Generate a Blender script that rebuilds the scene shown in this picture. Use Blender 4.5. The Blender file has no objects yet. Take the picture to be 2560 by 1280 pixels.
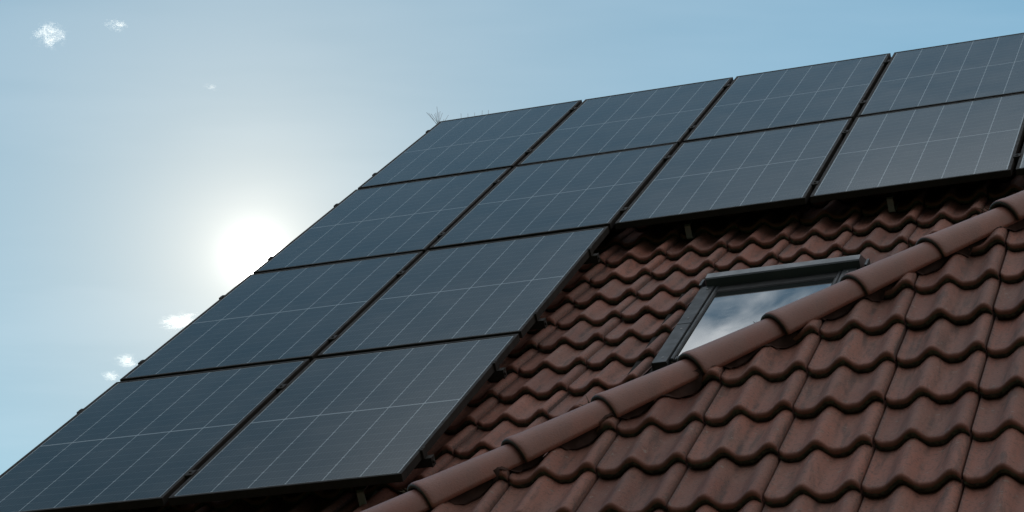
import bpy, bmesh, math, random
from math import sin, cos, pi, radians, sqrt
from mathutils import Vector, Matrix, noise

random.seed(7)
sc = bpy.context.scene
COL = sc.collection

# ---------------------------------------------------------------- camera
EYE = Vector((0.0, 0.0, 1.6))
PITCH = 0.376737
cam_data = bpy.data.cameras.new("camera")
cam_data.sensor_width = 36.0
cam_data.lens = 36.0 * 6055.08 / 2560.0
cam_data.clip_start = 0.1
cam_data.clip_end = 20000.0
cam = bpy.data.objects.new("camera", cam_data)
COL.objects.link(cam)
cam.location = EYE
cam.rotation_euler = (pi / 2 + PITCH, 0, 0)
sc.camera = cam

# ---------------------------------------------------------------- light
SUN_DIR = Vector((-0.1055, 0.9246, 0.3660)).normalized()
SUN_EL = math.asin(SUN_DIR.z)
SUN_AZ = math.atan2(SUN_DIR.x, SUN_DIR.y)

sun_data = bpy.data.lights.new("sun", "SUN")
sun_data.energy = 3.0
sun_data.angle = radians(0.53)
sun_data.color = (1.0, 0.93, 0.82)
sun = bpy.data.objects.new("sun", sun_data)
COL.objects.link(sun)
sun.rotation_euler = SUN_DIR.to_track_quat('Z', 'Y').to_euler()

sc.view_settings.view_transform = 'Standard'
sc.view_settings.look = 'None'
sc.view_settings.gamma = 1.0
sc.view_settings.exposure = 0.0
sc.cycles.use_denoising = True
sc.cycles.max_bounces = 8
sc.cycles.volume_bounces = 0
sc.cycles.volume_step_rate = 0.5
sc.cycles.sample_clamp_indirect = 6.0


class Nodes:
    """small wrapper for building node trees"""
    def __init__(self, tree):
        self.t = tree
        tree.nodes.clear()

    def n(self, kind, **kw):
        nd = self.t.nodes.new(kind)
        for k, v in kw.items():
            setattr(nd, k, v)
        return nd

    def link(self, a, b):
        self.t.links.new(a, b)

    def put(self, sock, v):
        if isinstance(v, bpy.types.NodeSocket):
            self.link(v, sock)
        else:
            sock.default_value = v

    def m(self, op, a, b=None, c=None, clamp=False):
        nd = self.n('ShaderNodeMath', operation=op)
        nd.use_clamp = clamp
        self.put(nd.inputs[0], a)
        if b is not None:
            self.put(nd.inputs[1], b)
        if c is not None:
            self.put(nd.inputs[2], c)
        return nd.outputs[0]

    def vm(self, op, a, b=None):
        nd = self.n('ShaderNodeVectorMath', operation=op)
        self.put(nd.inputs[0], a)
        if b is not None:
            self.put(nd.inputs[1], b)
        return nd.outputs['Value'] if op == 'DOT_PRODUCT' else nd.outputs['Vector']

    def mix(self, f, a, b, mode='MIX'):
        nd = self.n('ShaderNodeMix', data_type='RGBA', blend_type=mode)
        self.put(nd.inputs['Factor'], f)
        for s, v in ((nd.inputs[6], a), (nd.inputs[7], b)):
            if isinstance(v, (tuple, list)):
                v = tuple(v) + (1.0,) if len(v) == 3 else v
            self.put(s, v)
        return nd.outputs[2]

    def noise(self, vec, scale, detail=3.0, rough=0.55, dist=0.0):
        nd = self.n('ShaderNodeTexNoise')
        self.put(nd.inputs['Vector'], vec)
        nd.inputs['Scale'].default_value = scale
        nd.inputs['Detail'].default_value = detail
        nd.inputs['Roughness'].default_value = rough
        nd.inputs['Distortion'].default_value = dist
        return nd.outputs['Fac']

    def ramp(self, v, lo, hi, a=0.0, b=1.0):
        nd = self.n('ShaderNodeMapRange', interpolation_type='SMOOTHSTEP')
        self.put(nd.inputs['Value'], v)
        nd.inputs['From Min'].default_value = lo
        nd.inputs['From Max'].default_value = hi
        nd.inputs['To Min'].default_value = a
        nd.inputs['To Max'].default_value = b
        return nd.outputs['Result']


# ---------------------------------------------------------------- sky
world = bpy.data.worlds.new("World")
sc.world = world
world.use_nodes = True
W_ = Nodes(world.node_tree)
sky = W_.n('ShaderNodeTexSky', sky_type='NISHITA')
sky.sun_disc = False
sky.sun_elevation = SUN_EL
sky.sun_rotation = SUN_AZ
sky.altitude = 100.0
sky.air_density = 1.0
sky.dust_density = 0.0
sky.ozone_density = 1.0
geo = W_.n('ShaderNodeTexCoord')
dirv = W_.vm('NORMALIZE', geo.outputs['Generated'])
SKY_STRENGTH = 0.125
# the air: clear blue away from the sun, grey-white towards it
dot = W_.m('MINIMUM', W_.vm('DOT_PRODUCT', dirv, tuple(SUN_DIR)), 1.0)
ang = W_.m('MULTIPLY', W_.m('ARCCOSINE', dot), 180.0 / pi)


def tinted(f, c):
    nd = W_.n('ShaderNodeVectorMath', operation='SCALE')
    W_.put(nd.inputs[0], c)
    W_.put(nd.inputs['Scale'], f)
    return nd.outputs['Vector']


K = 1.0 / SKY_STRENGTH
side = W_.ramp(dot, 0.0, 0.965, 0.14, 1.07)
sky_t = W_.mix(1.0, sky.outputs['Color'], (0.74, 1.00, 0.90), 'MULTIPLY')
sky_t = tinted(side, sky_t)
hz = W_.m('MULTIPLY', W_.m('EXPONENT', W_.m('MULTIPLY', ang, -1.0 / 10.5)), 0.97)
sky_h = W_.mix(hz, sky_t, (0.442 * K, 0.512 * K, 0.538 * K))
# soft veil clouds, laid out on a flat layer high above the place
sep = W_.n('ShaderNodeSeparateXYZ')
W_.link(dirv, sep.inputs[0])
zz = W_.m('MAXIMUM', sep.outputs['Z'], 0.08)
comb = W_.n('ShaderNodeCombineXYZ')
W_.link(W_.m('DIVIDE', sep.outputs['X'], zz), comb.inputs['X'])
W_.link(W_.m('MULTIPLY', W_.m('DIVIDE', sep.outputs['Y'], zz), 2.6), comb.inputs['Y'])
veil = W_.ramp(W_.noise(comb.outputs[0], 8.0, 6.0, 0.58, 0.5), 0.32, 0.60)
veil2 = W_.ramp(W_.noise(comb.outputs[0], 1.3, 4.0, 0.6), 0.40, 0.66)
high = W_.ramp(sep.outputs['Z'], 0.755, 0.79)
veil_f = W_.m('ADD', W_.m('MULTIPLY', W_.m('MULTIPLY', veil, high), 1.0), W_.m('MULTIPLY', veil2, 0.035), clamp=True)
sky_c = W_.mix(veil_f, sky_h, (1.30 * K, 1.38 * K, 1.45 * K))
# unseen bright cloud added on the right as fill light for the tiles
fill_cloud_d = W_.vm('DOT_PRODUCT', dirv, tuple(Vector((0.86, -0.22, 0.46)).normalized()))
bank = W_.m('MULTIPLY', W_.ramp(fill_cloud_d, 0.40, 0.93), W_.ramp(W_.noise(dirv, 3.0, 5.0, 0.6), 0.30, 0.60, 0.55, 1.0))
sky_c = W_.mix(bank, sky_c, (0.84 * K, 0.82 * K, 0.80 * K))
# glare of the air close to the sun, and the sun itself
wide = W_.m('MULTIPLY', W_.m('EXPONENT', W_.m('MULTIPLY', ang, -1.0 / 2.5)), 0.66 * K)
mid = W_.m('MULTIPLY', W_.m('EXPONENT', W_.m('MULTIPLY', ang, -1.0 / 0.33)), 1.6 * K)
core = W_.ramp(ang, 0.26, 0.90, 6.0 * K, 0.0)
gl = W_.vm('ADD', tinted(wide, (1.0, 0.90, 0.74)), tinted(W_.m('ADD', mid, core), (1.0, 0.97, 0.92)))
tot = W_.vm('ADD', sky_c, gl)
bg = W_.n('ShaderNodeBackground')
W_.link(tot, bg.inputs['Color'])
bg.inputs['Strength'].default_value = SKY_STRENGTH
wo = W_.n('ShaderNodeOutputWorld')
W_.link(bg.outputs[0], wo.inputs['Surface'])


# ---------------------------------------------------------------- helpers
def frame(u, y, z, o):
    m = Matrix.Identity(4)
    for i, v in enumerate((u, y, z)):
        v = Vector(v).normalized()
        for k in range(3):
            m[k][i] = v[k]
    o = Vector(o) + EYE
    for k in range(3):
        m[k][3] = o[k]
    return m


U = (0.94095, -0.33854, 0.0)
F_MAIN = frame(U, (0.26897, 0.74758, 0.60727), (-0.20559, -0.57141, 0.7945), (-0.50841, 15.38353, 7.0998))
F_WING = frame(U, (0.2497, 0.69403, 0.67526), (-0.2286, -0.63538, 0.73758), (0.94794, 9.08964, 3.40351))
TW, TG = 0.332006, 0.346158           # cover width and length of one roof tile
PU, PV, HG, HV = 1.066, 1.79644, 0.0130, 0.0200   # pitch of the solar panels, half gaps
MT = (2.10540, -5.14025)              # a tile nose of the main roof, in F_MAIN


class MB:
    def __init__(self):
        self.v, self.f, self.mi, self.sm, self.a, self.b, self.c = [], [], [], [], [], [], []

    def add(self, verts, faces, mat=0, smooth=False, nose=None, rnd=0.0, x0=None):
        k = len(self.v)
        self.c += [0.0] * len(verts) if x0 is None else [(p[0] - x0) / TW for p in verts]
        self.v += [tuple(p) for p in verts]
        self.a += list(nose) if nose is not None else [0.0] * len(verts)
        self.b += [rnd] * len(verts)
        for f in faces:
            self.f.append(tuple(i + k for i in f))
            self.mi.append(mat)
            self.sm.append(smooth)

    def box(self, x0, x1, y0, y1, z0, z1, mat=0):
        v = [(x, y, z) for z in (z0, z1) for y in (y0, y1) for x in (x0, x1)]
        self.add(v, [(0, 2, 3, 1), (4, 5, 7, 6), (0, 1, 5, 4), (2, 6, 7, 3), (0, 4, 6, 2), (1, 3, 7, 5)], mat)

    def bevel_box(self, x0, x1, y0, y1, z0, z1, b=0.003, mat=0):
        """box whose upper edges are chamfered"""
        v = [(x0, y0, z0), (x1, y0, z0), (x1, y1, z0), (x0, y1, z0),
             (x0, y0, z1 - b), (x1, y0, z1 - b), (x1, y1, z1 - b), (x0, y1, z1 - b),
             (x0 + b, y0 + b, z1), (x1 - b, y0 + b, z1), (x1 - b, y1 - b, z1), (x0 + b, y1 - b, z1)]
        f = [(3, 2, 1, 0), (8, 9, 10, 11)]
        for i in range(4):
            j = (i + 1) % 4
            f += [(i, j, j + 4, i + 4), (i + 4, j + 4, j + 8, i + 8)]
        self.add(v, f, mat)

    def tube(self, pts, r, n=8, mat=0, r2=None, cap=True):
        pts = [Vector(p) for p in pts]
        rings = []
        for i, p in enumerate(pts):
            d = (pts[min(i + 1, len(pts) - 1)] - pts[max(i - 1, 0)]).normalized()
            a = d.orthogonal().normalized()
            b = d.cross(a)
            rr = r if r2 is None else r + (r2 - r) * i / (len(pts) - 1)
            rings.append([p + (a * cos(2 * pi * k / n) + b * sin(2 * pi * k / n)) * rr for k in range(n)])
        v = [q for ring in rings for q in ring]
        f = []
        for i in range(len(pts) - 1):
            for k in range(n):
                k2 = (k + 1) % n
                f.append((i * n + k, i * n + k2, (i + 1) * n + k2, (i + 1) * n + k))
        if cap:
            f.append(tuple(range(n))[::-1])
            f.append(tuple((len(pts) - 1) * n + k for k in range(n)))
        self.add(v, f, mat, True)

    def disc(self, c, r, h, n=12, mat=0):
        x, y, z = c
        v = [(x + r * cos(2 * pi * k / n), y + r * sin(2 * pi * k / n), z + hh) for hh in (0, h) for k in range(n)]
        f = [(k, (k + 1) % n, n + (k + 1) % n, n + k) for k in range(n)] + [tuple(range(n, 2 * n))]
        self.add(v, f, mat)

    def mesh(self, name, mats, attrs=False):
        me = bpy.data.meshes.new(name)
        me.from_pydata(self.v, [], self.f)
        for m in (mats if isinstance(mats, (list, tuple)) else [mats]):
            me.materials.append(m)
        me.polygons.foreach_set('material_index', self.mi)
        me.polygons.foreach_set('use_smooth', self.sm)
        if attrs:
            for nm, d in (('nose', self.a), ('rnd', self.b), ('across', self.c)):
                at = me.attributes.new(nm, 'FLOAT', 'POINT')
                at.data.foreach_set('value', d)
        me.update()
        return me

    def build(self, name, mats, parent=None, local=None, attrs=False):
        o = bpy.data.objects.new(name, self.mesh(name, mats, attrs))
        COL.objects.link(o)
        if parent is not None:
            o.parent = parent
        if local is not None:
            o.matrix_basis = local
        return o


def empty(name, mat):
    o = bpy.data.objects.new(name, None)
    COL.objects.link(o)
    o.empty_display_size = 0.2
    o.matrix_basis = mat
    return o


def tag(o, label, cat, group=None):
    o['label'] = label
    o['category'] = cat
    if group:
        o['group'] = group
    return o


def copy_tree(o, parent=None):
    c = o.copy()
    COL.objects.link(c)
    c.parent = parent
    for ch in list(o.children):
        copy_tree(ch, c)
    return c


def material(name):
    m = bpy.data.materials.new(name)
    m.use_nodes = True
    return m, Nodes(m.node_tree)


def principled(N, base, rough=0.5, spec=0.5, metal=0.0, ior=None, normal=None):
    b = N.n('ShaderNodeBsdfPrincipled')
    if isinstance(base, (tuple, list)):
        base = tuple(base) + (1.0,)
    N.put(b.inputs['Base Color'], base)
    N.put(b.inputs['Roughness'], rough)
    b.inputs['Specular IOR Level'].default_value = spec
    b.inputs['Metallic'].default_value = metal
    if ior:
        b.inputs['IOR'].default_value = ior
    if normal is not None:
        N.link(normal, b.inputs['Normal'])
    out = N.n('ShaderNodeOutputMaterial')
    N.link(b.outputs[0], out.inputs['Surface'])
    return b


def bump(N, h, strength=0.3, dist=0.01):
    b = N.n('ShaderNodeBump')
    b.inputs['Strength'].default_value = strength
    b.inputs['Distance'].default_value = dist
    N.link(h, b.inputs['Height'])
    return b.outputs['Normal']


def worn(name, c1, c2, rough, spec=0.5, metal=0.0, scale=8.0):
    """plain coated surface with a little dirt and unevenness"""
    m, N = material(name)
    co = N.n('ShaderNodeTexCoord').outputs['Object']
    a = N.noise(co, scale, 5.0, 0.6)
    col = N.mix(N.ramp(a, 0.35, 0.7), c1, c2)
    r = N.ramp(N.noise(co, scale * 2.3, 3.0), 0.3, 0.7, rough - 0.06, rough + 0.08)
    principled(N, col, r, spec, metal)
    return m


# ---------------------------------------------------------------- materials
def tile_material():
    m, N = material("concrete_tile")
    co = N.n('ShaderNodeTexCoord').outputs['Object']
    rnd = N.n('ShaderNodeAttribute', attribute_name='rnd').outputs['Fac']
    nose = N.n('ShaderNodeAttribute', attribute_name='nose').outputs['Fac']
    big = N.noise(co, 3.0, 4.0, 0.6)
    streak = N.n('ShaderNodeMapping')
    streak.inputs['Scale'].default_value = (26.0, 3.0, 26.0)
    N.link(co, streak.inputs['Vector'])
    st = N.noise(streak.outputs['Vector'], 1.0, 5.0, 0.65)
    fine = N.noise(co, 80.0, 5.0, 0.75)
    grit = N.noise(co, 230.0, 3.0, 0.7)
    base = N.mix(rnd, (0.135, 0.041, 0.027), (0.290, 0.108, 0.072))
    base = N.mix(N.ramp(big, 0.30, 0.72), base, (0.195, 0.090, 0.066))
    base = N.mix(N.m('MULTIPLY', N.ramp(st, 0.50, 0.70), 0.75), base, (0.060, 0.030, 0.023))
    base = N.mix(N.m('MULTIPLY', N.ramp(fine, 0.50, 0.66), 0.75), base, (0.060, 0.034, 0.027))
    base = N.mix(N.m('MULTIPLY', N.ramp(grit, 0.45, 0.75), 0.45), base, (0.25, 0.145, 0.112))
    spots = N.ramp(N.noise(co, 31.0, 4.0, 0.6), 0.63, 0.69)
    base = N.mix(N.m('MULTIPLY', spots, 0.55), base, (0.21, 0.185, 0.155))
    # dirt washed down beside the middle roll and along the joint
    ac = N.n('ShaderNodeAttribute', attribute_name='across').outputs['Fac']
    wob = N.m('ADD', ac, N.m('MULTIPLY', N.m('SUBTRACT', N.noise(co, 14.0, 3.0), 0.5), 0.05))
    line = N.m('MULTIPLY', N.ramp(N.m('ABSOLUTE', N.m('SUBTRACT', wob, 0.550)), 0.0, 0.045, 1.0, 0.0), N.ramp(N.noise(co, 9.0, 4.0, 0.7), 0.40, 0.66, 0.10, 0.80))
    line = N.m('MULTIPLY', line, N.ramp(N.m('FRACT', N.m('MULTIPLY', rnd, 7.31)), 0.1, 0.9, 0.25, 1.0))
    base = N.mix(line, base, (0.040, 0.022, 0.018))
    edge = N.m('ABSOLUTE', N.m('SUBTRACT', ac, 0.5))
    jd = N.m('MULTIPLY', N.ramp(edge, 0.44, 0.50), N.ramp(fine, 0.40, 0.60))
    base = N.mix(N.m('MULTIPLY', jd, 0.8), base, (0.075, 0.045, 0.036))
    base = N.mix(N.ramp(edge, 0.484, 0.495), base, (0.030, 0.020, 0.017))
    # fresh red rim, then lichen and moss on the lower part of the front edge
    rim = N.ramp(nose, 0.06, 0.4)
    base = N.mix(N.m('MULTIPLY', rim, 0.75), base, (0.170, 0.056, 0.036))
    mo = N.m('ADD', nose, N.m('MULTIPLY', N.m('SUBTRACT', N.noise(co, 30.0, 4.0, 0.7), 0.5), 0.9))
    moss_c = N.mix(N.ramp(N.noise(co, 60.0, 3.0), 0.4, 0.65), (0.026, 0.023, 0.015), (0.070, 0.066, 0.042))
    base = N.mix(N.ramp(mo, 0.54, 0.80), base, moss_c)
    h = N.m('ADD', N.m('MULTIPLY', grit, 0.5), fine)
    principled(N, base, 0.70, 0.40, normal=bump(N, h, 0.55, 0.005))
    return m


def cap_material():
    m, N = material("hip_tile_clay")
    co = N.n('ShaderNodeTexCoord').outputs['Object']
    oi = N.n('ShaderNodeObjectInfo').outputs['Random']
    nose = N.n('ShaderNodeAttribute', attribute_name='nose').outputs['Fac']
    base = N.mix(oi, (0.195, 0.063, 0.042), (0.260, 0.098, 0.067))
    base = N.mix(N.ramp(N.noise(co, 7.0, 4.0, 0.6), 0.35, 0.75), base, (0.175, 0.072, 0.053))
    base = N.mix(N.m('MULTIPLY', N.ramp(N.noise(co, 90.0, 5.0, 0.75), 0.52, 0.70), 0.55), base, (0.09, 0.046, 0.036))
    base = N.mix(N.m('MULTIPLY', N.ramp(N.noise(co, 34.0, 2.0), 0.70, 0.76), 0.7), base, (0.07, 0.05, 0.042))
    mo = N.m('ADD', nose, N.m('MULTIPLY', N.m('SUBTRACT', N.noise(co, 40.0, 4.0, 0.7), 0.5), 0.7))
    base = N.mix(N.ramp(mo, 0.55, 0.95), base, (0.045, 0.038, 0.026))
    h = N.noise(co, 160.0, 3.0, 0.6)
    principled(N, base, 0.50, 0.5, normal=bump(N, h, 0.4, 0.004))
    return m


def panel_material():
    m, N = material("solar_cells")
    co = N.n('ShaderNodeTexCoord').outputs['Object']
    s = N.n('ShaderNodeSeparateXYZ')
    N.link(co, s.inputs[0])
    x, y = s.outputs['X'], N.m('MULTIPLY', s.outputs['Y'], -1.0)
    pw, ph = PU - 2 * HG, PV - 2 * HV
    mx, my, gap = 0.0215, 0.0245, 0.0095
    cw = (pw - 2 * mx) / 6.0
    half = (ph - 2 * my - gap) / 2.0
    chh = half / 10.0

    def cell_dist(v, pitch):       # metres to the nearest cell boundary
        fr = N.m('FRACT', N.m('DIVIDE', v, pitch))
        return N.m('MULTIPLY', N.m('MINIMUM', fr, N.m('SUBTRACT', 1.0, fr)), pitch)

    xs = N.m('SUBTRACT', x, mx)
    dx = cell_dist(N.m('ADD', xs, cw * 4), cw)
    yc = N.m('SUBTRACT', N.m('ABSOLUTE', N.m('SUBTRACT', y, ph / 2.0)), gap / 2.0)
    dy = cell_dist(N.m('ADD', yc, chh * 4), chh)
    col_l = N.m('LESS_THAN', dx, 0.0024)
    row_l = N.m('MULTIPLY', N.m('LESS_THAN', dy, 0.0010), 0.40)
    dia = N.m('LESS_THAN', N.m('ADD', dx, N.m('MULTIPLY', dy, 0.8)), 0.0068)
    midl = N.m('LESS_THAN', yc, 0.0)
    ex = N.m('LESS_THAN', N.m('MINIMUM', xs, N.m('SUBTRACT', pw - 2 * mx, xs)), 0.0)
    ey = N.m('GREATER_THAN', yc, half)
    white = N.m('MAXIMUM', N.m('MAXIMUM', col_l, row_l), N.m('MAXIMUM', dia, midl))
    white = N.m('MAXIMUM', white, N.m('MAXIMUM', ex, ey))
    # thin wires across each cell
    bus = N.m('LESS_THAN', cell_dist(N.m('ADD', xs, cw * 4), cw / 10.0), 0.0005)
    oi = N.n('ShaderNodeObjectInfo').outputs['Random']
    cell = N.mix(oi, (0.009, 0.017, 0.020), (0.014, 0.023, 0.026))
    cell = N.mix(N.m('MULTIPLY', bus, 0.5), cell, (0.11, 0.12, 0.13))
    col = N.mix(white, cell, (0.255, 0.290, 0.315))
    dust = N.ramp(N.noise(co, 2.4, 5.0, 0.62), 0.35, 0.8)
    col = N.mix(N.m('MULTIPLY', dust, 0.060), col, (0.42, 0.40, 0.37))
    r = N.m('ADD', 0.09, N.m('MULTIPLY', N.noise(co, 3.1, 4.0), 0.10))
    b = principled(N, col, r, 0.5, ior=1.205)
    return m


def pane_material():
    m, N = material("roof_window_glass")
    co = N.n('ShaderNodeTexCoord').outputs['Object']
    dirt = N.ramp(N.noise(co, 9.0, 4.0, 0.6), 0.45, 0.8, 0.012, 0.05)
    principled(N, (0.02, 0.024, 0.026), dirt, 0.5, ior=3.3)
    return m


M_TILE = tile_material()
M_CAP = cap_material()
M_CELL = panel_material()
M_PANE = pane_material()
M_FRAME = worn("black_anodised", (0.022, 0.019, 0.017), (0.030, 0.026, 0.023), 0.62, 0.10)
M_ALU = worn("bare_aluminium", (0.42, 0.43, 0.44), (0.34, 0.34, 0.34), 0.38, 0.5, 0.9)
M_STEEL = worn("hook_steel", (0.20, 0.20, 0.20), (0.28, 0.27, 0.26), 0.5, 0.5, 0.6)
M_GREY = worn("grey_cladding", (0.022, 0.025, 0.028), (0.032, 0.035, 0.038), 0.50, 0.3, 0.0, 5.0)
M_HOOD = worn("grey_hood", (0.045, 0.050, 0.055), (0.060, 0.065, 0.070), 0.34, 0.5, 0.0, 5.0)
M_RUBBER = worn("black_rubber", (0.010, 0.010, 0.010), (0.02, 0.02, 0.02), 0.7, 0.3)
M_UNDER = worn("roofing_felt", (0.018, 0.016, 0.015), (0.030, 0.027, 0.025), 0.9, 0.2)
M_ROLL = worn("hip_roll_strip", (0.035, 0.018, 0.014), (0.060, 0.029, 0.022), 0.9, 0.2, 0.0, 14.0)
M_WALL = worn("house_render", (0.62, 0.59, 0.53), (0.55, 0.52, 0.47), 0.9, 0.2, 0.0, 2.0)
M_GRASS = worn("lawn", (0.045, 0.075, 0.022), (0.075, 0.10, 0.035), 0.95, 0.2, 0.0, 1.2)
M_MOSS = worn("dry_moss", (0.075, 0.060, 0.038), (0.12, 0.10, 0.07), 0.95, 0.1, 0.0, 40.0)
M_WIRE = worn("steel_wire", (0.34, 0.36, 0.38), (0.42, 0.44, 0.46), 0.4, 0.5, 0.5)

# ---------------------------------------------------------------- ground
g = MB()
g.add([(-3000, -3000, 0), (3000, -3000, 0), (3000, 3000, 0), (-3000, 3000, 0)], [(0, 1, 2, 3)])
ground = g.build("ground", M_GRASS)
ground['kind'] = 'structure'

# ---------------------------------------------------------------- house
HOUSE_AT = Vector((4.0, 13.0, 0.0))
house = empty("house", Matrix.Translation(HOUSE_AT))
tag(house, "house with weathered red-brown tiled roofs, a hip of rounded caps and a grey roof window", "house")
TO_HOUSE = Matrix.Translation(-HOUSE_AT)

AMP = 0.041     # height of the waves
STEP = 0.038    # fall of one tile along its length


def wave(x):
    """height of the tile's surface: two rolls with a steep left flank and flat pans between"""
    p = TW / 2.0
    t = ((x + 0.030) / p + 0.5) % 1.0 - 0.5
    q = t / 0.48 if t < 0 else t / 0.38
    if abs(q) >= 1.0:
        return 0.0
    return AMP * (0.5 + 0.5 * cos(pi * q)) ** 1.15


def tile_geom(x0, yn, zb, nx, rng):
    """one double-roll roof tile whose front edge lies at yn"""
    prof = [(0.007, -0.036, 1.0), (0.001, -0.034, 1.0), (-0.0005, -0.024, 0.95), (-0.0005, -0.018, 0.66), (0.001, -0.009, 0.46),
            (0.006, -0.0025, 0.32), (0.014, 0.0, 0.14), (0.03, 0.0, 0.0), (0.5 * TG, 0.0, 0.0), (TG + 0.05, 0.0, 0.0)]
    dz, dy, dxx = rng.uniform(-0.003, 0.003), rng.uniform(-0.006, 0.006), rng.uniform(-0.0015, 0.0015)
    tilt = rng.uniform(-0.012, 0.012)
    xs = [0.0046 + (TW - 0.0090) * i / nx for i in range(nx + 1)]
    v, nose = [], []
    for (yy, d, a) in prof:
        for x in xs:
            v.append((x0 + x + dxx, yn + yy + dy, zb + wave(x) + d - STEP * max(yy, 0) / TG + dz + tilt * (x - TW / 2)))
            nose.append(a)
    f = []
    m = nx + 1
    for j in range(len(prof) - 1):
        for i in range(nx):
            f.append((j * m + i, j * m + i + 1, (j + 1) * m + i + 1, (j + 1) * m + i))
    # side edges
    k = len(v)
    for x in (xs[0], xs[-1]):
        src = 0 if x == xs[0] else nx
        for j in range(len(prof)):
            p = v[j * m + src]
            drop = 0.0 if j < 2 else 0.030 + (prof[j][1] if prof[j][1] < 0 else 0)
            v.append((p[0], p[1], p[2] - drop))
            nose.append(max(nose[j * m + src], 0.25))
    nj = len(prof)
    for j in range(nj - 1):
        f.append((j * m, (j + 1) * m, k + j + 1, k + j))
        f.append((j * m + nx, k + nj + j, k + nj + j + 1, (j + 1) * m + nx))
    return v, f, nose


def clipped(v, f, nose, planes):
    """cut a tile by planes (point, normal); what lies on the normal's side goes"""
    bm = bmesh.new()
    lay = bm.verts.layers.float.new('nose')
    vs = []
    for p, a in zip(v, nose):
        q = bm.verts.new(p)
        q[lay] = a
        vs.append(q)
    for q in f:
        try:
            bm.faces.new([vs[i] for i in q])
        except ValueError:
            pass
    for co, no in planes:
        bmesh.ops.bisect_plane(bm, geom=bm.verts[:] + bm.edges[:] + bm.faces[:], plane_co=co, plane_no=no, clear_outer=True)
    bm.verts.index_update()
    vv = [tuple(q.co) for q in bm.verts]
    aa = [q[lay] for q in bm.verts]
    ff = [tuple(q.index for q in fc.verts) for fc in bm.faces]
    bm.free()
    return vv, ff, aa


ZN = 0.75 * AMP     # height of the joint above the pans at a nose
# --- main roof
WX0, WX1, WYB, WYT = 0.672, 1.595, -0.90, 0.560   # hole for the roof window, relative to MT
rng = random.Random(11)
mb = MB()
for i in range(-7, 20):
    for r in range(-15, 12):
        x0, yn = MT[0] + i * TW, MT[1] - r * TG
        v, f, a = tile_geom(x0, yn, -0.13 - ZN, 16, rng)
        rnd = rng.random()
        lx, ly = x0 - MT[0], yn - MT[1]
        if i == -7:
            v, f, a = clipped(v, f, a, [((-0.115, 0, 0), (-1, 0, 0))])
        if yn + TG + 0.05 > 0.30:
            v, f, a = clipped(v, f, a, [((0, 0.30, 0), (0, 1, 0))])
        if lx + TW > WX0 and lx < WX1 and ly + TG + 0.05 > WYB and ly < WYT:
            X0, X1, YB, YT = WX0 + MT[0], WX1 + MT[0], WYB + MT[1], WYT + MT[1]
            pieces = []
            if lx < WX0:
                pieces.append([((X0, 0, 0), (1, 0, 0))])
            if lx + TW > WX1:
                pieces.append([((X1, 0, 0), (-1, 0, 0))])
            xa = [((X0, 0, 0), (-1, 0, 0)), ((X1, 0, 0), (1, 0, 0))]
            if ly + TG + 0.05 > WYT:
                pieces.append(xa + [((0, YT, 0), (0, -1, 0))])
            if ly < WYB:
                pieces.append(xa + [((0, YB, 0), (0, 1, 0))])
            for pl in pieces:
                v2, f2, a2 = clipped(v, f, a, pl)
                mb.add(v2, f2, 0, True, a2, rnd, x0)
            continue
        mb.add(v, f, 0, True, a, rnd, x0)
# felt beneath the tiles and the back slope
RX0, RX1, RYB = -0.10, MT[0] + 20 * TW, MT[1] - 11 * TG
zf = -0.13 - ZN - STEP - 0.035
mb.add([(RX0, RYB, zf), (RX1, RYB, zf), (RX1, 0.30, zf), (RX0, 0.30, zf)], [(0, 1, 2, 3)], 1)
main_roof = mb.build("main_roof", [M_TILE, M_UNDER], house, TO_HOUSE @ F_MAIN, True)
# back slope (falls away behind the ridge)
inv = F_MAIN.inverted()
ridge_w = F_MAIN @ Vector((0, 0.30, -0.17))
away = Vector((0.33854, 0.94095, 0.0))


def to_w(x, y, z, F=F_MAIN):
    return F @ Vector((x, y, z))


mb = MB()
rl, rr = to_w(RX0, 0.30, -0.185), to_w(RX1, 0.30, -0.185)
run, fall = 7.2, 7.2 * 0.764
bl, br = rl + away * run - Vector((0, 0, fall)), rr + away * run - Vector((0, 0, fall))
dn = Vector((0, 0, -0.12))
mb.add([rl, rr, br, bl, rl + dn, rr + dn, br + dn, bl + dn],
       [(0, 3, 2, 1), (4, 5, 6, 7), (0, 1, 5, 4), (1, 2, 6, 5), (2, 3, 7, 6), (3, 0, 4, 7)])
mb.build("back_roof", M_TILE, house, TO_HOUSE, True)


def cap_mesh(name, r0, r1, length, thick=0.017, n=18, arc=0.56):
    """half-round tapering cap; x runs up the roof from the open lower end"""
    mb_ = MB()
    prof = [(0.0, r0 - thick, 1.0), (0.0, r0 - 0.006, 0.9), (0.003, r0 - 0.002, 0.5), (0.012, r0, 0.2), (0.03, r0 - 0.001, 0.0),
            (0.05, r0 - 0.004, 0.0), (0.10, r0 - 0.007, 0.0)]
    for k in range(1, 5):
        t = k / 4.0
        prof.append((0.10 + (length - 0.10) * t, r0 - 0.007 + (r1 - r0 + 0.007) * t, 0.0))
    prof2 = [(length, r1 - thick, 0.3), (0.10, r0 - 0.007 - thick, 0.6), (0.03, r0 - thick, 0.9)]
    allp = prof + prof2
    v, a = [], []
    for (x, r, ns) in allp:
        for k in range(n + 1):
            th = (k / n - 0.5) * 2 * pi * arc
            v.append((x, r * sin(th), r * cos(th)))
            a.append(ns)
    m = n + 1
    f = []
    L = len(allp)
    for j in range(L):
        j2 = (j + 1) % L
        for k in range(n):
            f.append((j * m + k, j * m + k + 1, j2 * m + k + 1, j2 * m + k))
    # close the two long edges
    f.append(tuple(j * m for j in range(L)))
    f.append(tuple(j * m + n for j in range(L))[::-1])
    mb_.add(v, f, 0, True, a)
    return mb_.mesh(name, [M_CAP], True)


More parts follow.
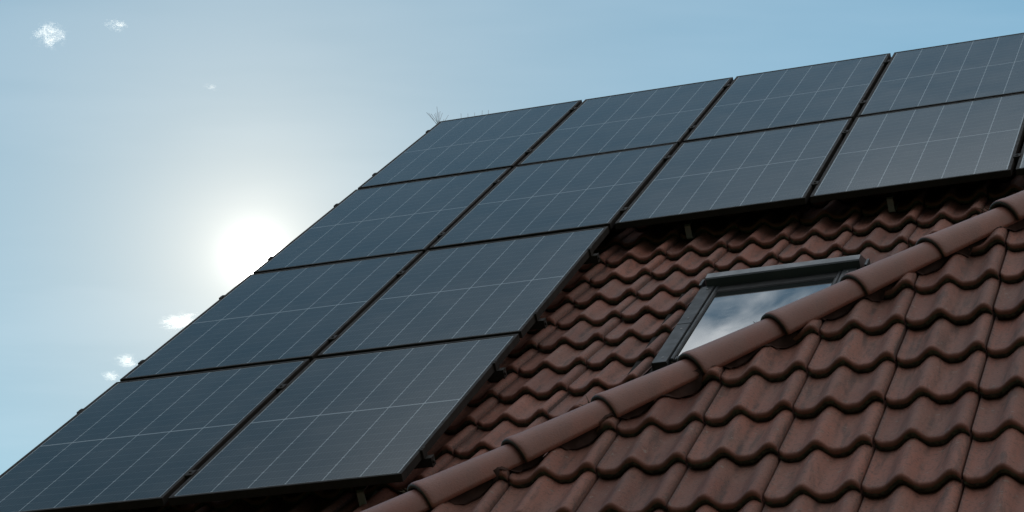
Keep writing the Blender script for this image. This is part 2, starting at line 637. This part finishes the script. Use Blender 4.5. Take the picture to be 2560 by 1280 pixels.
# ridge of the main roof: a row of caps, one part
ridge_me = cap_mesh("ridge_cap", 0.115, 0.098, 0.47)
for k in range(18):
    o = bpy.data.objects.new("ridge_cap", ridge_me)
    COL.objects.link(o)
    o.parent = main_roof
    upw = F_MAIN.to_3x3().inverted() @ Vector((0, 0, 1))
    upw.x = 0
    upw.normalize()
    side = upw.cross(Vector((1, 0, 0)))
    m = Matrix.Identity(4)
    for c_, vec in enumerate((Vector((1, 0, 0)), side, upw)):
        for q in range(3):
            m[q][c_] = vec[q]
    m.translation = Vector((RX0 + 0.41 * k, 0.262, -0.186))
    o.matrix_basis = m

# --- wing roof with the hip
HX, HY = -0.9247, -1.626                   # a hip cap nose in F_WING
HD = Vector((0.2750, 0.3055, 0.0)).normalized()
HS = 0.41070                               # cap spacing along the hip
wing_z = F_WING.to_3x3() @ Vector((0, 0, 1))
hip_w = (F_WING.to_3x3() @ HD).normalized()
left_n = hip_w.cross(away).normalized()
if left_n.z < 0:
    left_n = -left_n
cap_up = (wing_z + left_n).normalized()
cap_up = (cap_up - hip_w * cap_up.dot(hip_w)).normalized()
cap_side = hip_w.cross(cap_up).normalized()      # towards one side of the hip
if cap_side.dot(wing_z) < 0:
    cap_side_front = -cap_side
else:
    cap_side_front = cap_side
R_N, R_T = 0.098, 0.074
# the lower front edge of a cap nose, then its axis
edge_pt = F_WING @ Vector((-0.8855, -1.600, 0.010))
axis0 = edge_pt - cap_side_front * R_N * 0.98

crease = F_WING.inverted() @ (axis0 - cap_up * 0.02)
crease.z = 0
hip_no = Vector((-HD.y, HD.x, 0))           # points to the far side of the hip
apex_y = 1.60
apex_x = crease.x + (apex_y - crease.y) * HD.x / HD.y
rng = random.Random(5)
mb = MB()
for i in range(-7, 16):
    for r in range(-6, 9):
        x0, yn = i * TW, -r * TG
        v, f, a = tile_geom(x0, yn, -ZN, 26, rng)
        rnd = rng.random()
        dmax = max((Vector(p) - crease).dot(hip_no) for p in v)
        dmin = min((Vector(p) - crease).dot(hip_no) for p in v)
        mir = lambda p: (Vector((2 * apex_x - p[0], p[1], 0)) - crease).dot(hip_no)
        d2max, d2min = max(mir(p) for p in v), min(mir(p) for p in v)
        if dmin > -0.02 or d2min > -0.02:
            continue
        pl = []
        if dmax > 0:
            pl.append((crease + hip_no * 0.0, hip_no))
        if d2max > 0:
            pl.append((Vector((2 * apex_x - crease.x, crease.y, 0)), Vector((-hip_no.x, hip_no.y, 0))))
        if pl:
            v, f, a = clipped(v, f, a, pl)
        mb.add(v, f, 0, True, a, rnd, x0)
eave_y = -8 * TG - 0.01
zf = -ZN - STEP - 0.035
ex = crease.x + (eave_y - crease.y) * HD.x / HD.y
mb.add([(ex, eave_y, zf), (2 * apex_x - ex, eave_y, zf), (apex_x, apex_y, zf)], [(0, 1, 2)], 1)
wing_roof = mb.build("wing_roof", [M_TILE, M_UNDER], house, TO_HOUSE @ F_WING, True)
# the two sides of the wing roof, running back into the main roof
for s in (-1, 1):
    A_ = to_w(apex_x, apex_y, -0.06, F_WING)
    P0 = to_w(ex if s < 0 else 2 * apex_x - ex, eave_y, -0.06, F_WING)
    mb = MB()
    A2, P2 = A_ + away * 4.5, P0 + away * 4.5
    off = Vector((0, 0, -0.10))
    mb.add([P0, A_, A2, P2, P0 + off, A_ + off, A2 + off, P2 + off],
           [(0, 1, 2, 3), (7, 6, 5, 4), (0, 4, 5, 1), (1, 5, 6, 2), (2, 6, 7, 3), (3, 7, 4, 0)])
    mb.build("wing_side_roof", M_TILE, house, TO_HOUSE, True)

# hip caps
cap_me = cap_mesh("hip_cap", R_N, R_T, 0.468)
WI = F_WING.inverted()
hipM = Matrix.Identity(4)
ax_l = WI.to_3x3() @ hip_w
up_l = WI.to_3x3() @ cap_up
sd_l = up_l.cross(ax_l)
for c_, vec in enumerate((ax_l, sd_l, up_l)):
    for q in range(3):
        hipM[q][c_] = vec[q]
ax0 = WI @ axis0
rng = random.Random(3)
for k in range(-3, 9):
    o = bpy.data.objects.new("hip_cap", cap_me)
    COL.objects.link(o)
    o.parent = wing_roof
    m = hipM.copy()
    m.translation = ax0 + ax_l * HS * k + Vector((rng.uniform(-1, 1), rng.uniform(-1, 1), rng.uniform(-1, 1))) * 0.0025
    o.matrix_basis = m @ Matrix.Rotation(rng.uniform(-0.02, 0.02), 4, 'Z') @ Matrix.Rotation(rng.uniform(-0.012, 0.012), 4, 'Y')
# the hip on the other side of the wing
for k in range(-3, 9):
    mm = Matrix.Identity(4)
    a_ = Vector((-ax_l.x, ax_l.y, ax_l.z))
    u_ = Vector((-up_l.x, up_l.y, up_l.z))
    for c_, vec in enumerate((a_, u_.cross(a_), u_)):
        for q in range(3):
            mm[q][c_] = vec[q]
    p_ = ax0 + ax_l * HS * k
    mm.translation = Vector((2 * apex_x - p_.x, p_.y, p_.z))
    if p_.y < apex_y:
        o = bpy.data.objects.new("hip_cap", cap_me)
        COL.objects.link(o)
        o.parent = wing_roof
        o.matrix_basis = mm
# ventilating roll under the caps, its ragged edge lying on the tiles
mb = MB()
n = 260
v = []
rng = random.Random(9)
for i in range(n + 1):
    s = -1.3 + 4.9 * i / n
    c = crease + HD * s
    for j, (dd, zz_) in enumerate(((0.01, 0.012), (-0.046, 0.012), (-0.060, 0.0), (-0.074, 0.0))):
        p = c + hip_no * (dd + (rng.uniform(-0.007, 0.007) if j == 3 else 0))
        row = math.floor(-p.y / TG + 1.0)
        yy = (p.y + row * TG)
        zt = wave(p.x % TW) - ZN - STEP * (yy % TG) / TG
        z = zt + 0.007 if j >= 2 else max(zt + 0.012, zz_)
        v.append((p.x, p.y, z))
f = [(i * 4 + j, i * 4 + j + 1, i * 4 + j + 5, i * 4 + j + 4) for i in range(n) for j in range(3)]
mb.add(v, f, 0, True)
mb.build("hip_roll", M_ROLL, wing_roof)
# small tufts of moss and stalks caught at the cap noses
for k in (0, 2, 3, 4, 6, 7):
    mb = MB()
    rng = random.Random(40 + k)
    base = ax0 + ax_l * (HS * k + 0.004) - sd_l * 0 + up_l * (R_N * 0.80)
    far = -sd_l if (F_WING.to_3x3() @ sd_l).dot(cap_side_front) > 0 else sd_l
    for q in range(9):
        b = base + far * rng.uniform(0.015, 0.075) - up_l * rng.uniform(0.0, 0.045) + ax_l * rng.uniform(-0.010, 0.004)
        t = b + (up_l * rng.uniform(0.2, 1.0) + far * rng.uniform(-0.4, 0.9) - ax_l * rng.uniform(-0.2, 0.9)).normalized() * rng.uniform(0.015, 0.048)
        mid_ = (b + t) / 2 + Vector((rng.uniform(-1, 1), rng.uniform(-1, 1), rng.uniform(-1, 1))) * 0.006
        mb.tube([b, mid_, t], 0.0028, 5, r2=0.0010)
    mb.build("moss_tuft", M_MOSS, wing_roof)

# walls
mb = MB()
wl = [to_w(RX0 + 0.30, 0.30, 0), to_w(RX1 - 0.3, 0.30, 0)]
half_run = 6.4
zt = (F_MAIN @ Vector((0, 0.30 - (half_run / 0.7945), -0.5))).z
c0, c1 = wl[0], wl[1]
pts = []
for z in (0.0, zt - 0.1):
    for base, s in ((c0, -1), (c1, -1), (c1, 1), (c0, 1)):
        q = base + away * half_run * s
        pts.append((q.x, q.y, z))
apl, apr = (c0.x, c0.y, c0.z - 0.75), (c1.x, c1.y, c1.z - 0.75)
pts += [apl, apr]
mb.add(pts, [(0, 1, 5, 4), (1, 2, 6, 9, 5), (2, 3, 7, 6), (3, 0, 4, 8, 7)])
mb.build("wall", M_WALL, house, TO_HOUSE)
mb = MB()
pa, pb = to_w(ex + 0.45, eave_y, -0.1, F_WING), to_w(2 * apex_x - ex - 0.45, eave_y, -0.1, F_WING)
pts = []
for z in (0.0, pa.z + 0.25):
    for base, d in ((pa, 0.45), (pb, 0.45), (pb, 3.4), (pa, 3.4)):
        q = base + away * d
        pts.append((q.x, q.y, z))
mb.add(pts, [(0, 1, 5, 4), (1, 2, 6, 5), (2, 3, 7, 6), (3, 0, 4, 7)])
mb.build("wall", M_WALL, house, TO_HOUSE)

# ---------------------------------------------------------------- roof window (part of the house)
FW = F_MAIN @ Matrix.Translation((MT[0], MT[1], -0.13))
roof_window = None
mb = MB()    # flashing tray in the hole
zt_ = -0.045
mb.box(WX0 - 0.10, 0.752, WYB - 0.02, WYT + 0.10, zt_ - 0.01, zt_)
mb.box(1.508, WX1 + 0.10, WYB - 0.02, WYT + 0.10, zt_ - 0.0105, zt_ - 0.0005)
mb.box(0.752, 1.508, 0.545, WYT + 0.10, zt_ - 0.0095, zt_ + 0.0005)
mb.box(0.752, 1.508, WYB - 0.02, -0.72, zt_ - 0.0095, zt_ + 0.0005)
mb.box(0.735, 0.740, WYB + 0.06, 0.50, zt_, 0.010)
roof_window = mb.build("roof_window", M_UNDER, house, TO_HOUSE @ FW)
mb = MB()    # fixed frame: the two side boards and the threshold
mb.box(0.7535, 0.8180, -0.732, 0.372, -0.09, 0.052)
mb.box(1.4420, 1.5065, -0.732, 0.372, -0.09, 0.052)
mb.box(0.8180, 1.4420, -0.720, -0.700, -0.09, 0.030)
mb.build("window_frame", M_GREY, roof_window)
for s, (xa, xb) in enumerate(((0.749, 0.8165), (1.4435, 1.511))):
    mb = MB()
    mb.bevel_box(xa, xb, -0.195, 0.372, 0.0525, 0.060, 0.002)
    mb.bevel_box(xa, xb, -0.737, -0.203, 0.0525, 0.0605, 0.002)
    lip = xa if s == 0 else xb - 0.003
    mb.box(lip, lip + 0.003, -0.737, 0.372, -0.03, 0.0524)
    mb.build("side_cover", M_GREY, roof_window)
    for yy in (0.325, -0.125, -0.275, -0.675):
        sb = MB()
        sb.disc(((xa + xb) / 2 + (0.006 if s == 0 else -0.006), yy, 0.0600), 0.0052, 0.0022, 10)
        sb.build("screw", M_STEEL, roof_window)
mb = MB()    # moving sash
x0, x1, y0, y1 = 0.8225, 1.4375, -0.690, 0.372
mb.bevel_box(x0, x0 + 0.0165, y0, y1, -0.05, 0.0565, 0.004)
mb.bevel_box(x1 - 0.0165, x1, y0, y1, -0.05, 0.0565, 0.004)
mb.bevel_box(x0 + 0.0168, x1 - 0.0168, y0, y0 + 0.045, -0.05, 0.0510, 0.004)
mb.build("sash", M_GREY, roof_window)
mb = MB()    # seals beside the pane; sash top bars blackened as shade below the hood
mb.box(0.8392, 0.8445, -0.645, 0.2778, 0.0, 0.0515)
mb.box(1.4155, 1.4208, -0.645, 0.2778, 0.0, 0.0515)
mb.bevel_box(0.8395, 1.4205, 0.288, 0.372, -0.05, 0.0520, 0.002)
mb.bevel_box(0.8395, 1.4205, 0.278, 0.2875, -0.05, 0.0500, 0.002)
mb.build("seal_and_shade_bar", M_RUBBER, roof_window)
mb = MB()
mb.box(0.8392, 1.4208, -0.6448, 0.2779, 0.030, 0.0470)
mb.build("pane", M_PANE, roof_window)
mb = MB()    # hood over the upper end
v = [(0.776, 0.381, 0.099), (1.526, 0.381, 0.099), (1.526, 0.440, 0.103), (0.776, 0.440, 0.103), (0.776, 0.560, 0.040), (1.526, 0.560, 0.040),
     (0.776, 0.374, 0.093), (1.526, 0.374, 0.093), (0.776, 0.374, 0.0605), (1.526, 0.374, 0.0605), (0.776, 0.560, -0.03), (1.526, 0.560, -0.03),
     (0.776, 0.374, -0.03), (1.526, 0.374, -0.03)]
mb.add(v, [(0, 1, 2, 3), (3, 2, 5, 4), (6, 7, 1, 0), (8, 9, 7, 6), (12, 13, 9, 8), (4, 5, 11, 10),
           (0, 3, 4, 10, 12, 8, 6), (1, 7, 9, 13, 11, 5, 2)])
mb.build("hood", M_HOOD, roof_window)
for xa in (0.741, 1.548):
    mb = MB()
    mb.box(xa, xa + 0.012, 0.365, 0.462, -0.02, 0.072)
    mb.box(xa + 0.012, xa + 0.030, 0.365, 0.370, -0.02, 0.060)
    mb.build("hood_bracket", M_GREY, roof_window)

# ---------------------------------------------------------------- solar panels
pw, ph = PU - 2 * HG, PV - 2 * HV


def make_panel():
    root = empty("solar_panel", F_MAIN.copy())
    mb_ = MB()
    lip, th, ch = 0.0165, 0.035, 0.0012
    o_ = [(0, 0), (pw, 0), (pw, -ph), (0, -ph)]
    sg = [(1, -1), (-1, -1), (-1, 1), (1, 1)]

    def ring(d, z):
        return [(x + sx * d, y + sy * d, z) for (x, y), (sx, sy) in zip(o_, sg)]
    rings = [ring(0.026, -th), ring(0, -th), ring(0, -ch), ring(ch, 0), ring(lip, 0), ring(lip, -0.0035), ring(lip, -0.009), ring(0.004, -0.010), ring(0.026, -th)]
    v = [p for r_ in rings[:-1] for p in r_]
    nr = len(rings) - 1
    f = []
    for j in range(nr):
        j2 = (j + 1) % nr
        for k in range(4):
            k2 = (k + 1) % 4
            f.append((j * 4 + k, j2 * 4 + k, j2 * 4 + k2, j * 4 + k2))
    mb_.add(v, f)
    mb_.build("frame", M_FRAME, root)
    mb_ = MB()
    e = lip - 0.0004
    mb_.box(e, pw - e, -ph + e, -e, -0.0085, -0.0022)
    mb_.build("cell_face", M_CELL, root)
    return root


proto = make_panel()
ROWW = ["top row", "second row", "third row", "bottom row"]
LAB = {
    (0, 0): "black solar panel at the upper left roof corner, beneath the wire bird spikes",
    (1, 0): "black solar panel in the top row, just right of the one beneath the wire spikes",
    (2, 0): "black solar panel in the top row, third along from the wire spikes",
    (3, 0): "black solar panel in the top row, cut off by the right picture edge",
    (4, 0): "black solar panel at the far right end of the top row, past the picture edge",
    (0, 1): "black solar panel on the left roof edge, in the second row, right above the sun",
    (1, 1): "black solar panel in the second row, touching the inner step of the array",
    (2, 1): "black solar panel in the second row, over bare tiles and left of the roof window",
    (3, 1): "black solar panel in the second row, straight above the grey roof window",
    (4, 1): "solar panel in the second row, only a sliver showing at the right picture edge",
    (0, 2): "black solar panel on the left roof edge in the third row, just below the sun",
    (1, 2): "black solar panel in the third row, facing bare tiles and the roof window",
    (0, 3): "black solar panel at the lower left picture corner, in the bottom row",
    (1, 3): "black solar panel in the bottom row, its free corner near the hip caps",
}
first = True
for (c, r) in LAB:
    o = proto if first else copy_tree(proto)
    first = False
    rj = random.Random(c * 17 + r * 5)
    o.matrix_basis = F_MAIN @ Matrix.Translation((c * PU + HG, -r * PV - HV, rj.uniform(-0.0015, 0.0015))) \
        @ Matrix.Rotation(rj.uniform(-0.0012, 0.0012), 4, 'X') @ Matrix.Rotation(rj.uniform(-0.0012, 0.0012), 4, 'Y')
    tag(o, LAB[(c, r)], "solar panel", "solar panels on the roof")

# ---------------------------------------------------------------- rails with clamps and hooks
clamp_mb = MB()
clamp_mb.bevel_box(-0.0122, 0.0122, -0.030, 0.030, -0.0345, 0.0002, 0.001)
clamp_mb.bevel_box(-0.0185, 0.0185, -0.030, 0.030, 0.0016, 0.0058, 0.0012)
clamp_mb.disc((0, 0, 0.0058), 0.0065, 0.005, 6)
clamp_me = clamp_mb.mesh("clamp", [M_FRAME])
endc = {}
for s in (-1, 1):
    e_ = MB()
    xs_ = sorted((s * 0.002, s * 0.010))
    e_.bevel_box(xs_[0], xs_[1], -0.024, 0.024, -0.0345, 0.0030, 0.001)
    xs_ = sorted((-s * 0.008, s * 0.0085))
    e_.bevel_box(xs_[0], xs_[1], -0.024, 0.024, 0.0031, 0.0042, 0.0004)
    e_.disc((s * 0.003, 0, 0.0042), 0.0055, 0.0014, 6)
    endc[s] = e_.mesh("end_clamp", [M_FRAME])
cap_e = MB()
cap_e.bevel_box(0.0, 0.004, -0.021, 0.021, -0.0765, -0.0338, 0.001)
cap_e.tube([(0.004, -0.006, -0.055), (0.010, -0.006, -0.055)], 0.008, 10)
cap_e_me = cap_e.mesh("end_cap", [M_FRAME])
hk = MB()
path = [(-0.02, -0.0772), (-0.205, -0.0772), (-0.211, -0.083), (-0.211, -0.150), (-0.20, -0.1565), (-0.02, -0.1565)]
for j in range(len(path) - 1):
    (ya, za), (yb, zb_) = path[j], path[j + 1]
    d = Vector((0, yb - ya, zb_ - za)).normalized()
    nn = Vector((0, -d.z, d.y)) * 0.0025
    v = []
    for (yy, z_) in ((ya, za), (yb, zb_)):
        for sx in (-0.016, 0.016):
            for sn in (-1, 1):
                v.append((sx, yy + nn.y * sn, z_ + nn.z * sn))
    hk.add(v, [(0, 1, 3, 2), (4, 6, 7, 5), (0, 4, 5, 1), (2, 3, 7, 6), (0, 2, 6, 4), (1, 5, 7, 3)])
hook_me = hk.mesh("roof_hook", [M_STEEL])

VF = [(0.168, 0.803), (0.212, 0.838), (0.245, 0.842), (0.238, 0.838)]
SIDE = ["upper", "lower"]


def child(name, me, parent, loc):
    o = bpy.data.objects.new(name, me)
    COL.objects.link(o)
    o.parent = parent
    o.location = loc
    return o


for r in range(4):
    ncol = 5 if r < 2 else 2
    for q in range(2):
        v_ = (r + VF[r][q]) * PV
        mb = MB()
        xr = ncol * PU + 0.022
        mb.box(0.002, xr, -0.020, 0.020, -0.0748, -0.0355)
        rail = mb.build("mounting_rail", M_FRAME)
        rail.matrix_basis = F_MAIN @ Matrix.Translation((0, -v_, 0))
        where = {0: "top row", 1: "second row", 2: "third row", 3: "bottom row"}[r]
        tag(rail, "dark mounting rail with clamps under the %s part of the %s of solar panels" % (SIDE[q], where), "mounting rail", "rails under the solar panels")
        for c in range(1, ncol):
            child("clamp", clamp_me, rail, (c * PU, 0, 0))
        child("end_clamp", endc[-1], rail, (HG, 0, 0))
        child("end_clamp", endc[1], rail, (ncol * PU - HG, 0, 0))
        child("end_cap", cap_e_me, rail, (xr, 0, 0))
        if q == 1 and r in (1, 3):
            for hx in ((0.34, 1.43, 2.52, 3.61, 4.70) if r == 1 else (0.81, 1.90)):
                child("roof_hook", hook_me, rail, (hx, 0, 0))

# ---------------------------------------------------------------- bird spikes on the ridge
sp_base = to_w(RX0 - 0.005, 0.268, -0.105)
spikes = empty("bird_spikes", Matrix.Translation(sp_base))
tag(spikes, "fan of thin grey wire bird spikes on the ridge behind the uppermost left panel", "bird spikes")
mb = MB()
ux = Vector(U)
mb.tube([(0, 0, 0), tuple(ux * 0.48)], 0.006, 8)
mb.build("base_strip", M_WIRE, spikes)
SPK = [(-41, -52), (-35, -60), (-27, -48), (-18, -60), (-13, -58), (-9, -70), (-4, -62), (0, -70), (8, -52), (12, -46), (26, -58)]
rs = random.Random(21)
for (dx_, dz_) in SPK:
    w = MB()
    t = Vector((dx_ * 0.0023, rs.uniform(-0.05, 0.05), -dz_ * 0.0021))
    w.tube([Vector((rs.uniform(-0.02, 0.02), 0, 0)), t], 0.0014, 6)
    w.build("wire", M_WIRE, spikes)
for k in range(5):
    w = MB()
    b = ux * (0.165 + 0.051 * k)
    w.tube([b, b + Vector((rs.uniform(-0.004, 0.004), rs.uniform(-0.01, 0.01), 0.088 + rs.uniform(-0.006, 0.008)))], 0.0014, 6)
    w.build("wire", M_WIRE, spikes)

# ---------------------------------------------------------------- clouds
def cloud_material(dens, scale, thr, seed, name="cloud_vapour"):
    m, N = material(name)
    co = N.n('ShaderNodeTexCoord').outputs['Object']
    off = N.n('ShaderNodeMapping')
    off.inputs['Location'].default_value = (seed * 3.7, seed * 1.9, seed * 2.3)
    N.link(co, off.inputs['Vector'])
    nz = N.m('ADD', N.m('MULTIPLY', N.noise(off.outputs['Vector'], scale, 8.0, 0.66, 0.9), 0.75), N.m('MULTIPLY', N.noise(off.outputs['Vector'], scale * 3.1, 6.0, 0.65, 0.4), 0.25))
    ln = N.n('ShaderNodeVectorMath', operation='LENGTH')
    N.link(co, ln.inputs[0])
    fall = N.ramp(ln.outputs['Value'], 0.0, 1.0, 0.10, -0.26)
    d = N.m('POWER', N.ramp(N.m('ADD', nz, fall), thr, thr + 0.24, 0.0, 1.0), 1.4)
    d = N.m('MULTIPLY', d, dens)
    pv = N.n('ShaderNodeVolumePrincipled')
    pv.inputs['Color'].default_value = (1, 1, 1, 1)
    pv.inputs['Anisotropy'].default_value = 0.6
    N.link(d, pv.inputs['Density'])
    out = N.n('ShaderNodeOutputMaterial')
    N.link(pv.outputs[0], out.inputs['Volume'])
    return m


CAM_R = cam.rotation_euler.to_matrix()


def ray(px, py):
    return (CAM_R @ Vector(((px - 1280) / 6055.08, -(py - 640) / 6055.08, -1.0))).normalized()


def cloud(px, py, w, h, dens, scale, thr, seed, label, tilt=0.0):
    D = 3000.0
    m = cloud_material(dens, scale, thr, seed)
    bm = bmesh.new()
    bmesh.ops.create_icosphere(bm, subdivisions=3, radius=1.0)
    for v_ in bm.verts:
        v_.co *= 1.0 + 0.18 * noise.noise(v_.co * 1.7 + Vector((seed, seed, 0)))
    me = bpy.data.meshes.new("cloud")
    bm.to_mesh(me)
    bm.free()
    me.materials.append(m)
    o = bpy.data.objects.new("cloud", me)
    COL.objects.link(o)
    k = D / 6055.08
    o.location = EYE + ray(px, py) * D
    o.scale = (w * k / 2, h * k * 0.14, h * k / 2)
    o.rotation_euler = (0, radians(tilt), 0)
    tag(o, label, "cloud", "small clouds in the sky")
    return o


cloud(122, 86, 205, 195, 0.17, 4.2, 0.50, 12.0, "largest ragged white cloud puff, high in the upper left sky", 35)
cloud(290, 62, 150, 90, 0.20, 2.8, 0.50, 2.2, "small ragged cloud wisp right of the largest puff in the upper left sky", 20)
cloud(528, 218, 94, 58, 0.10, 2.6, 0.52, 4.1, "faint lone cloud wisp in the open sky above the sun", 15)
cloud(448, 806, 230, 100, 0.22, 3.0, 0.45, 6.3, "bright white cloud touching the panel edge just below the sun", -10)
cloud(316, 903, 140, 88, 0.19, 3.2, 0.46, 7.7, "middle one of three white cloudlets along the left panel edge", 10)
cloud(277, 940, 116, 64, 0.17, 3.2, 0.46, 9.4, "lowest and faintest of three cloudlets along the left panel edge", 15)
